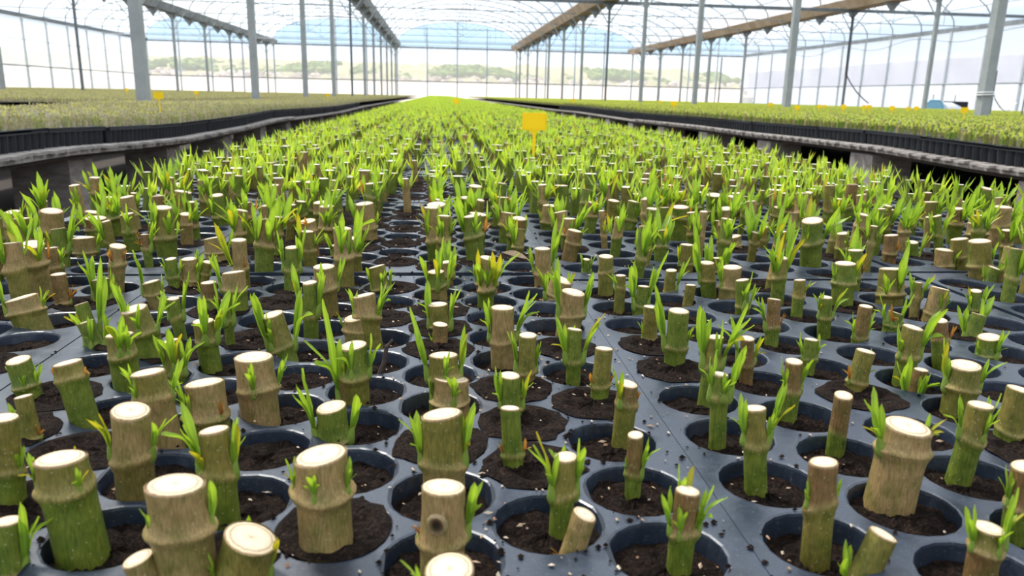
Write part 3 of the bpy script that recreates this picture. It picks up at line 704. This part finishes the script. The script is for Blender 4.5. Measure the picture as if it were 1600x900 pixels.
# picture positions of the cuttings the photograph shows clearly:
# top x, top y, width, base x, base y, node y, bark (upper lower), shoots (side, height, d = dry), marks
TAB = """
5 652 45 12 800 735 og R45 -
37 619 28 52 702 683 og L60,R32d -
28 562 38 46 632 600 gg L30,R35,F25,B25 -
104 566 45 131 672 596 og L26d,R28d -
94 715 78 122 873 775 og L55,B45,r42 -
13 813 44 10 905 890 gg R95 -
204 641 62 205 790 717 tb L75,R78 -
230 581 55 262 705 626 ot L55,l42,R62 -
274 756 92 288 940 835 tt l45,R78 -
187 885 50 187 975 940 tt - -
329 597 62 345 692 652 to L62,l45,r40d -
334 671 48 350 825 745 og L112,R88,l60 -
396 557 62 405 665 612 tt F55,R50 -
447 838 90 455 945 900 ot l60,B70,R70 -
501 710 86 508 878 776 tt L55,F62,R55 -
514 635 50 516 700 686 gg L115,R95,B30 -
533 586 25 536 650 628 bb L105,R40d -
552 539 45 556 640 585 go F55,R65,l45 -
550 496 37 551 545 518 tt L30 -
568 461 37 582 543 497 to R55,L50,r40 -
585 416 28 592 468 447 ot F38,L35,R35 -
582 438 17 583 465 455 gg - n
506 416 36 512 495 450 tb F40,R45 -
484 441 24 485 528 486 gg R60,L75 -
412 491 38 427 562 540 og L85,R85,l50 -
374 425 36 385 497 452 tg L55 -
320 441 25 325 485 465 bg L22 -
313 501 34 322 580 530 og F72,R75 -
266 532 26 281 602 580 og F72,R60,L60 -
270 466 20 284 537 495 gg L48,R50 -
348 468 15 352 555 500 gg L60,R58,F40 -
204 482 42 230 572 518 og L80,R62,F45 -
182 522 44 186 622 556 og F72,r55 -
92 503 27 97 562 545 gg L65,R62,F50 -
118 474 22 135 546 515 gg R82,L35 -
24 465 50 33 523 490 to l55,R40 -
91 428 24 97 486 470 bo R40d,L24d -
158 436 26 166 477 462 gg L65,R40 -
213 440 28 220 472 457 ot L62,R30 -
681 424 28 688 468 445 gt L55,R60,F60,B55 -
699 409 20 702 455 430 tb B55,R45 -
761 412 34 763 470 441 tt r40,L30 -
684 475 32 691 530 506 og L65,R60 -
688 515 25 688 547 535 bb L20 -
695 554 48 698 628 592 og L72,R68,F48 -
705 606 60 706 645 630 tt F62,L40 -
785 480 40 787 570 528 tt R75,L60 -
690 646 66 696 790 728 ot L80,R92 -
693 760 74 690 905 846 tt L32d,R95 h
705 889 84 705 990 950 tt L75,R30 -
796 586 34 800 655 632 gg L52,R52 -
797 637 32 804 745 705 gg L34d,R36d -
825 523 30 822 608 575 ob L60,R45 -
884 713 38 876 835 776 og L92,R88,B70 -
917 842 40 900 910 890 to L40d,R28d -
944 544 30 936 650 596 og L28d,R28d -
981 599 34 973 702 632 bo l60,R28d -
993 679 26 990 790 736 bg r55,L32 -
898 514 25 897 600 560 gg L68,R66,B50 -
899 456 40 893 518 492 tt L85,R66 -
897 437 36 893 480 462 tt L50,R40 -
948 400 25 947 466 423 oo - -
916 405 12 918 442 422 gg L28,R28 -
970 430 17 968 494 450 oo L28 -
1008 447 20 1000 498 475 gg L72,R62 -
1017 479 25 1016 553 521 og L28 -
1061 485 34 1055 592 538 gg L78,R30 -
1049 422 19 1045 470 450 oo R45 -
898 360 25 886 407 379 bb R25 -
848 388 27 850 452 423 tt R55,L40 -
1125 584 28 1124 707 622 gg L70,R85,F50 -
1179 637 38 1187 782 692 og L72,R88,r50 -
1287 721 45 1280 890 792 bo L42,R38 -
1075 766 40 1062 905 832 bg L80,R82,B82,l55,r45 -
1241 564 28 1234 662 610 bg L42,R55 -
1118 526 27 1104 640 570 og L95,R85,F55 -
1168 528 23 1168 608 563 bb L68,R46 -
1268 530 22 1262 592 560 gg L34,R40 -
1210 467 21 1207 550 510 bg L50,R34d -
1250 437 19 1245 502 461 og R25 -
1290 464 22 1285 528 492 gg L36,R45 -
1144 417 32 1140 478 448 tt L40 -
1160 437 22 1163 502 475 gg F50,R30 -
1220 403 26 1213 470 434 to R68 -
1079 454 17 1074 486 470 oo - n
1105 410 25 1107 464 436 og L68,B50 -
1322 411 34 1313 489 441 gg R48,L28 -
1353 548 30 1334 632 592 oo L42d,R46 -
1428 511 32 1409 602 556 og L45,R82 -
1467 500 25 1465 577 532 bg R32d -
1479 450 30 1469 506 486 tt F36,R26 -
1434 441 15 1430 502 463 ot L36,R38 -
1354 478 22 1343 552 522 bg L36,R40 -
1398 488 23 1392 540 506 gg l40d,L36,R42 -
1513 570 50 1491 647 610 oo L72,R50 -
1538 527 35 1536 580 555 gg F48,L25 -
1530 491 22 1516 548 522 gg L52,R58 -
1525 454 18 1522 500 480 gg L40,R40 -
1551 419 18 1541 455 438 gg R35,L25 -
1419 665 74 1392 806 713 tt L95,R48 -
1533 632 40 1500 766 682 og F48,L65,R60 -
1321 617 30 1302 710 670 bg - n
1545 824 50 1536 940 866 ob L72,R85,F55 -
1595 608 42 1574 716 668 og R40 -
1604 728 46 1596 852 790 bg L55 -
1382 893 45 1380 960 925 og L78,R65,B60 -
1429 596 22 1424 642 622 bg L75,F55,R45 -
61 387 25 70 442 415 bb R30 -
20 398 24 25 442 422 bg L58,R42 -
91 357 23 95 418 389 gg R60,L30 -
134 371 33 137 408 392 tt L35,R42 -
180 384 26 180 446 412 tt F36d,R30d -
147 331 28 145 370 350 tt R30 -
18 331 26 20 386 353 tt R36,L25 -
43 346 22 50 392 366 og L38,R42 -
249 349 17 250 396 370 bo R25 -
226 366 13 233 418 388 bg L36d,R45 -
198 334 22 206 393 360 og F38 -
326 371 34 327 412 392 tt R35 -
264 404 18 268 456 430 gg L30,R28 -
287 404 26 288 446 433 tt R40 -
330 409 17 328 442 425 oo L35,R30 -
453 386 25 452 446 419 gg R50,L45 -
520 381 29 516 410 397 tt R75,L35 -
480 345 28 485 401 360 tb F40d,L30 -
411 358 20 410 397 373 tt L30,R40 -
378 322 18 378 380 346 oo L25d -
451 320 15 452 364 340 gg R25 -
1070 351 24 1070 377 366 oo L30,R35 -
1144 369 29 1146 400 382 tt L25 -
1039 324 16 1037 376 348 gg L25,R30 -
1240 332 15 1236 388 354 tt R50 -
1010 384 21 1008 430 425 tt R40,L25 -
1082 382 23 1082 427 410 oo L30 -
1116 403 20 1115 440 420 oo L50,R50,F40 -
1194 354 13 1193 398 372 oo R30 -
1131 345 18 1133 378 360 og L38 -
1319 351 14 1315 402 374 oo R28 -
1392 367 22 1388 420 393 bb F25d -
1424 378 18 1425 414 398 gg L25,R40 -
1463 337 14 1462 402 366 gg L36,R42 -
1476 390 28 1478 428 413 tt r30 -
1505 373 26 1510 427 400 oo - -
1529 376 34 1522 442 414 ot L25,R36 -
1590 388 32 1590 457 414 tt r25 -
1570 323 28 1562 393 352 tt R36 -
1545 349 12 1545 388 370 gg L38,R48 -
1419 332 13 1417 376 352 og R34,L25 -
1362 335 14 1360 378 356 gg R36,L34 -
1381 318 11 1385 354 338 bb R38 -
1528 328 17 1525 368 345 oo L20 -
"""
THINGS = []   # (root, X, Y, attrs)
used = set(); cells_np = np.array([(c[0], c[1]) for c in CELLS])
def nearest_cell(x, y):
    d = (cells_np[:, 0]-x)**2+(cells_np[:, 1]-y)**2; i = int(d.argmin()); return i, math.sqrt(d[i])
def words_of(col, rad, tilt, shoots, extra, rng):
    c = {'t': 'tan', 'o': 'olive-brown', 'g': 'green', 'b': 'brown'}[col[0]]
    if len(col) > 1 and col[1] != col[0] and col[0] != 'g': c += {'t': '-tan', 'o': '-olive', 'g': '-and-green', 'b': '-brown'}[col[1]] if col[1] == 'g' else ''
    wd = 'thick' if rad > .0085 else 'slender' if rad < .0048 else 'mid-sized'
    if 'h' in extra: return wd+' '+c+' cutting with a hollow knot'
    if not shoots: s = 'without shoots'
    else:
        big = max(shoots, key=lambda q: q[1])
        if big[2] == 'dry': s = 'with reddish shoots'
        else: s = {'L': 'tallest shoot on its left', 'R': 'tallest shoot on its right', 'F': 'shoot on its front', 'B': 'leaves rising behind', 'l': 'shoot low at front left', 'r': 'shoot low at front right'}[big[0]]
    return '%s %s cutting, %s' % (wd, c, s)
for li, line in enumerate(TAB.strip().splitlines()):
    f = line.split(); tx, ty, wp, bx, by, ny_ = map(float, f[:6]); col = f[6]
    rng = random.Random(100+li)
    zs_ = -.004 if bx < 900 and by > 300 else -.009
    X, Y = unproj(bx, by, zs_)
    # the visible foot is the front of the stem: its axis stands one radius farther back
    _, _, dep = proj(X, Y, 0); rad = wp*dep/FPX/2; Y += rad*.6; rad = min(rad, .0125)
    ci, d = nearest_cell(X, Y); cc = CELLS[ci]; lim = max(.003, .0195-rad*.85); Xp = X
    if d > lim: X = cc[0]+(X-cc[0])*lim/d; Y = cc[1]+(Y-cc[1])*lim/d
    dXs = X-Xp
    used.add(ci)
    dv = MW @ np.array([tx-800, 450-ty, FPX]); Yt = Y+rng.uniform(-.001, .002); t = Yt/dv[1]; Xt = dv[0]*t; Zt = H+dv[2]*t
    _, _, dept = proj(Xt, Yt, Zt); rad = min(.0135, wp*dept/FPX/2)
    Zt = min(max(Zt, .012), .085); bz = cc[2]
    dn = MW @ np.array([(tx+bx)/2-800, 450-ny_, FPX]); zn = H+dn[2]*(Y-rad)/dn[1]; nodef = min(.88, max(.25, (zn-bz)/(Zt-bz)))
    sh = []
    if f[7] != '-':
        for s in f[7].split(','):
            k = 'dry' if s.endswith('d') else 'green'; px = float(s.rstrip('d')[1:]); sh.append((s[0], px*dep/FPX*(.9 if k == 'dry' else 1.2), k))
    Xt += dXs*.55; Xt = X+max(-.42*(Zt-bz), min(.42*(Zt-bz), Xt-X))
    o = cutting(X, Y, bz, Xt, Yt, Zt, rad, col, nodef, sh, rng, 2 if ty > 400 else 2, None, f[8])
    THINGS.append((o, Xt, Y, words_of(col, rad, 0, sh, f[8], rng), proj(Xt, Yt, Zt)))
# procedural ones fill the other cells farther back
order = sorted([i for i in range(len(CELLS)) if i not in used], key=lambda i: CELLS[i][1])
proc = MB(); rngp = random.Random(77); ntot = len(THINGS); npx = 0
for i in order:
    x, y, z0, cidx = CELLS[i]
    if y < .16 or y > 5.3: continue
    px_, py_, _ = proj(x, y, .03)
    if px_ < -60 or px_ > 1660: 
        if y < 3: continue
    prob = 0 if y < .54 else (.60 if y < .70 else .88 if y < 1.0 else .97)
    if -.06 < x < -.02 and y < 2.4: prob *= .12
    if .02 < x < .06 and 1.0 < y < 3.2: prob *= .35
    if cidx == 2 and .46 < x+.0*y and y < 1.4: prob *= .8
    if rngp.random() > prob: continue
    rad = rngp.choice([.004, .005, .006, .0065, .008, .010])*rngp.uniform(.9, 1.1); h = rngp.uniform(.026, .050)
    col = rngp.choice(['tt', 'to', 'og', 'gg', 'gg', 'oo', 'tg', 'bg']); lx, ly = rngp.uniform(-.007, .007), rngp.uniform(-.005, .005)
    ox, oy = rngp.uniform(-.006, .006), rngp.uniform(-.006, .006)
    sh = []
    for az in rngp.sample(['L', 'R', 'F', 'B', 'l', 'r'], rngp.choice([2, 3, 3, 4])): dry_ = rngp.random() < .08; sh.append((az, rngp.uniform(.020, .050)*(.45 if dry_ else 1), 'dry' if dry_ else 'green'))
    if ntot < 300 and -20 < px_ < 1620:
        ntot += 1
        o = cutting(x+ox, y+oy, z0, x+ox+lx, y+oy+ly, h, rad, col, rngp.uniform(.45, .75), sh, rngp, 1)
        THINGS.append((o, x+ox+lx, y, words_of(col, rad, 0, sh, '', rngp), proj(x+ox+lx, y+oy+ly, h)))
    else:
        # mid-detail cutting joined into the stuff object
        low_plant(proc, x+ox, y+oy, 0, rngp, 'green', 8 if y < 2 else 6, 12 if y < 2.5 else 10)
tag(proc.obj('bed_cuttings', ['bark', 'leaf', 'farcut'], None, W(0, 0, 0)), 'crowded green sprouting cuttings of the centre bed behind the nearest rows', 'cuttings', kind='stuff')
fp = patch('centre_far_patch', 1.26, 2.3, 'green', 31, 9, 5)
scatter('bed_cuttings', fp, tiles(-.44, .82, 5.25, 52, 1.26, 2.3, flat), 'dense green cuttings of the centre bed running back to the far wall', 'cuttings')
rows = {}
for th in THINGS: rows.setdefault(max(0, int((th[2]-.185)/PY)), []).append(th)
rk = sorted(rows)
for ri, k in enumerate(rk):
    for n, th in enumerate(sorted(rows[k], key=lambda q: q[1])):
        lab = '%s, %s from left in %s row' % (th[3], ordn(n+1), ordn(ri+1) if ri else 'nearest')
        tag(th[0], lab, 'cutting', 'stem cuttings rooted in the centre bed trays'); del th[0]['rad']

# ---------------------------------------------------------------- plant labels
def label(x, y, z, wd, lab, rz=0, foot=None):
    st = wd*1.15
    if foot is not None: st += z-foot; z = foot
    p = empty('plant_label', W(x, y, z), rz); tag(p, lab, 'label', 'yellow plant labels'); h = wd*.70
    mb = MB(); r = wd*.08; pts = []
    for (cx, cz, a0) in ((wd/2-r, st+h-r, 0), (-wd/2+r, st+h-r, 90), (-wd/2+r, st+r, 180), (wd/2-r, st+r, 270)):
        for k in range(5): a = math.radians(a0+k*22.5); pts.append((cx+r*math.cos(a), cz+r*math.sin(a)))
    n = len(pts); mb.add([(a, -.0006, b) for a, b in pts]+[(a, .0006, b) for a, b in pts], [tuple(range(n-1, -1, -1)), tuple(range(n, 2*n))]+[(k, (k+1) % n, n+(k+1) % n, n+k) for k in range(n)])
    mb.obj('plate', 'yellow_plastic', p)
    mb = MB(); ins = [(a*.90, st+h/2+(b-st-h/2)*.86) for a, b in pts]
    mb.add([(a, -.0012, b) for a, b in pts]+[(a, -.0012, b) for a, b in ins], [(k, n+k, n+(k+1) % n, (k+1) % n) for k in range(n)]); mb.obj('raised_edge', 'yellow_plastic', p)
    mb = MB(); o2 = [(-.17*wd, st), (-.07*wd, st-.18*wd), (-.055*wd, .2*wd), (0, -.45*wd), (.055*wd, .2*wd), (.07*wd, st-.18*wd), (.17*wd, st)]
    n = len(o2); mb.add([(a, -.0008, b) for a, b in o2]+[(a, .0008, b) for a, b in o2], [tuple(range(n)), tuple(range(2*n-1, n-1, -1))]+[(k, n+k, n+(k+1) % n, (k+1) % n) for k in range(n)])
    mb.obj('spike', 'yellow_plastic', p)
D0 = 1.64
label(.205, D0, .026, .0515, 'large yellow label nearest the camera, standing in the centre bed', -.1)
for (px, py, wpx, edge, zt, lab) in (
    (248, 149, 14, 0, 0, 'yellow label with thin stalk on the left bench before the nearest left post'),
    (713, 158, 9, 0, 0, 'small yellow label far back in the middle of the centre bed'),
    (1053, 162, 9, 0, 0, 'small yellow label on the aisle side of the right bench'),
    (286, 144, 7, 0, 0, 'tiny yellow label behind the nearest left post'),
    (198, 140, 5, 0, 0, 'tiny yellow label left of the nearest left post'),
    (512, 148, 6, 0, 0, 'tiny yellow label between the second and third left posts'),
    (880, 157, 5, 0, 0, 'tiny yellow label far back on the right bench, leftmost there'),
    (1032, 159, 5, 0, 0, 'tiny yellow label just left of the aisle-side label'),
    (1204, 163, 7, 0, 0, 'yellow label at the foot of the second right post'),
    (1246, 168, 9, 0, 0, 'yellow label on the right bench, second of the row from the left'),
    (1280, 166, 7, 0, 0, 'yellow label close left of a twin, third of the right row'),
    (1288, 166, 6, 0, 0, 'yellow label close right of a twin, fourth of the right row'),
    (1318, 167, 10, 0, 0, 'larger yellow label in the middle of the right row'),
    (1350, 167, 8, 0, 0, 'yellow label left one of the touching pair on the right bench'),
    (1358, 167, 8, 0, 0, 'yellow label right one of the touching pair on the right bench'),
    (1394, 169, 10, 0, 0, 'single yellow label left of the blue-framed cart'),
    (1432, 169, 8, 0, 0, 'pale yellow label below the blue-framed cart'),
    (1442, 170, 7, 0, 0, 'orange-yellow label below the blue-framed cart'),
    (1488, 171, 5, 0, 0, 'tiny yellow label beneath the black end of the cart'),
    (1507, 172, 12, 0, 0, 'yellow label standing before the nearest right post')):
    Dp = .052*FPX/wpx; v = MW @ np.array([px-800, 450-py, FPX]); t = Dp/v[1]; x_ = v[0]*t; z_ = H+v[2]*t
    s = 1.0
    if x_ < -.47 and x_ > EL: x_ = EL-.1
    if .83 < x_ < ER: x_ = ER+.1
    if -3.05 < x_ < -2.68: x_ = -2.6
    if 5.6 < x_ < 5.95: x_ = 5.6
    label(x_, Dp, z_-.052*1.5, .052, lab, R.uniform(-.3, .3), -.04)

# ---------------------------------------------------------------- far right: cart, stakes, rope
cx, cy = 16.6, 25.0
p = empty('cart', (cx, cy, 0)); tag(p, 'low cart with pale blue frame and white rounded cover by the right wall', 'cart')
mb = MB()
prof = [(-.38, .45), (-.26, .66), (-.16, .76), (.16, .76), (.3, .66), (.36, .45)]
mb.tube([(a, 0, b) for a, b in prof]+[(.36, 0, .1), (-.38, 0, .1), (-.38, 0, .45)], .025, 6); mb.obj('frame', 'blue_paint', p)
mb = MB(); mb.add([(a, -.01, b) for a, b in prof]+[(.36, -.01, .1), (-.38, -.01, .1)], [tuple(range(8))]); mb.obj('end_panel', 'blue_paint', p)
mb = MB(); mb.tube([(.3, .1, .42), (1.2, .5, .42)], .28, 14); mb.obj('cover', 'white_cover', p)
mb = MB(); mb.box(.85, 1.35, .2, .8, .25, .74); mb.obj('motor_box', 'black_rubber', p)
for sx_ in (-.3, .25, .8, 1.2):
    mb = MB(); mb.tube([(sx_, -.03, .12), (sx_, .03, .12)], .12, 14); mb.obj('wheel', 'black_rubber', p)
for (sx_) in (0.0, .78):
    mb = MB(); mb.tube([(sx_, .1, .7), (sx_, .1, .95)], .012, 5); mb.obj('rod', 'black_rubber', p)
for n, (x_, top, lab) in enumerate(((1547, 110, 'thin dark upright stake right of the nearest right post, left one'), (1597, 110, 'thin dark upright stake at the right edge of the view'))):
    D_ = 11.0; v = MW @ np.array([x_-800, 450-175, FPX]); X_ = v[0]*D_/v[1]; v = MW @ np.array([x_-800, 450-top, FPX]); z_ = T+H+v[2]*D_/v[1]
    mb = MB(); mb.tube([(0, 0, 0), (0, 0, z_)], .012, 6); tag(mb.obj('stake', 'dark_steel', None, (X_, D_, 0)), lab, 'stake')
mb = MB(); P = []
py0 = POSTY[1]
for i in range(40):
    t = i/39; P.append((5.86+t*2.6, py0-.08+t*3.0, T+H+.08-.12*math.sin(math.pi*t)-.02*t))
mb.tube([(5.8+.075*math.cos(a), py0+.075*math.sin(a), T+H+.10+.004*a) for a in np.linspace(-.5, 12, 30)]+P, .007, 5)
tag(mb.obj('rope', 'white_rope', smooth=True), 'white rope wound round the nearest right post and sagging to the right', 'rope')

# ---------------------------------------------------------------- crumbs, twig, fallen leaf
mb = MB(); rc = random.Random(9)
for _ in range(2600):
    y = .17+1.2*rc.random()**1.6; x = rc.gauss(-.01, .075) if rc.random() < .7 else rc.uniform(-.4, .7)
    if abs(x) > .9*y+.1: continue
    i, d = nearest_cell(x, y); r = rc.uniform(.0004, .0018)
    z = (CELLS[i][2]+.001 if d < .019 else .0006)
    vs = [(x+r*rc.uniform(.6, 1.3)*a, y+r*rc.uniform(.6, 1.3)*b, z+r*rc.uniform(.5, 1)*c) for a, b, c in ((1, 0, 0), (-1, 0, 0), (0, 1, 0), (0, -1, 0), (0, 0, 1), (0, 0, -.5))]
    mb.add(vs, [(0, 2, 4), (2, 1, 4), (1, 3, 4), (3, 0, 4), (2, 0, 5), (1, 2, 5), (3, 1, 5), (0, 3, 5)])
tag(mb.obj('soil_crumbs', 'soil', None, W(0, 0, 0)), 'dark soil crumbs spilled over the tray tops, densest in the middle', 'soil', kind='stuff')
mb = MB()
for _ in range(900):
    y = .17+.9*rc.random()**1.4; x = rc.gauss(.03, .09)
    i, d = nearest_cell(x, y); r = rc.uniform(.0003, .0009); z = (CELLS[i][2]+.0015 if d < .019 else .0006); a = rc.uniform(0, 3.1); c, s_ = math.cos(a), math.sin(a); q = rc.uniform(1, 3)
    mb.add([(x+r*q*c, y+r*q*s_, z), (x-r*s_, y+r*c, z+r*.5), (x-r*q*c, y-r*q*s_, z+r*.3), (x+r*s_, y-r*c, z-r*.2), (x, y, z+r)], [(0, 1, 4), (1, 2, 4), (2, 3, 4), (3, 0, 4), (3, 2, 1, 0)], rc.choice([(.50, .36, .24), (.34, .2, .12), (.62, .5, .38)]))
tag(mb.obj('wood_chips', 'farcut', None, W(0, 0, 0)), 'tiny pale bark flecks scattered on the trays and soil in the middle', 'chips', kind='stuff')
x_, y_ = unproj(592, 583, 0); x2, y2 = unproj(603, 545, .012)
mb = MB(); mb.tube([(0, 0, 0), (.003, .001, .008), (.0045, .002, .017), (.008, .003, .021)], [.0016, .0014, .0012, .0006], 6)
tag(mb.obj('twig', 'twig', None, W(x_, y_, -.002)), 'short dark twig sticking up from bare soil left of centre', 'twig')
x_, y_ = unproj(800, 400, .025); mb = MB()
vs = []
for i in range(7):
    t = i/6; wd = .0022*math.sin(math.pi*t)+.0002
    for s in (-1, 0, 1): vs.append((-.008+.022*t, s*.3*wd, .006*(1-t)+.002*math.sin(3*t)+s*wd))
mb.add(vs, [(i*3+k, i*3+k+1, i*3+4+k, i*3+3+k) for i in range(6) for k in range(2)])
tag(mb.obj('dry_leaf', 'dry_leaf', None, W(x_, y_, .022)), 'curled pale brown dead leaf caught among shoots in the middle rows', 'leaf')
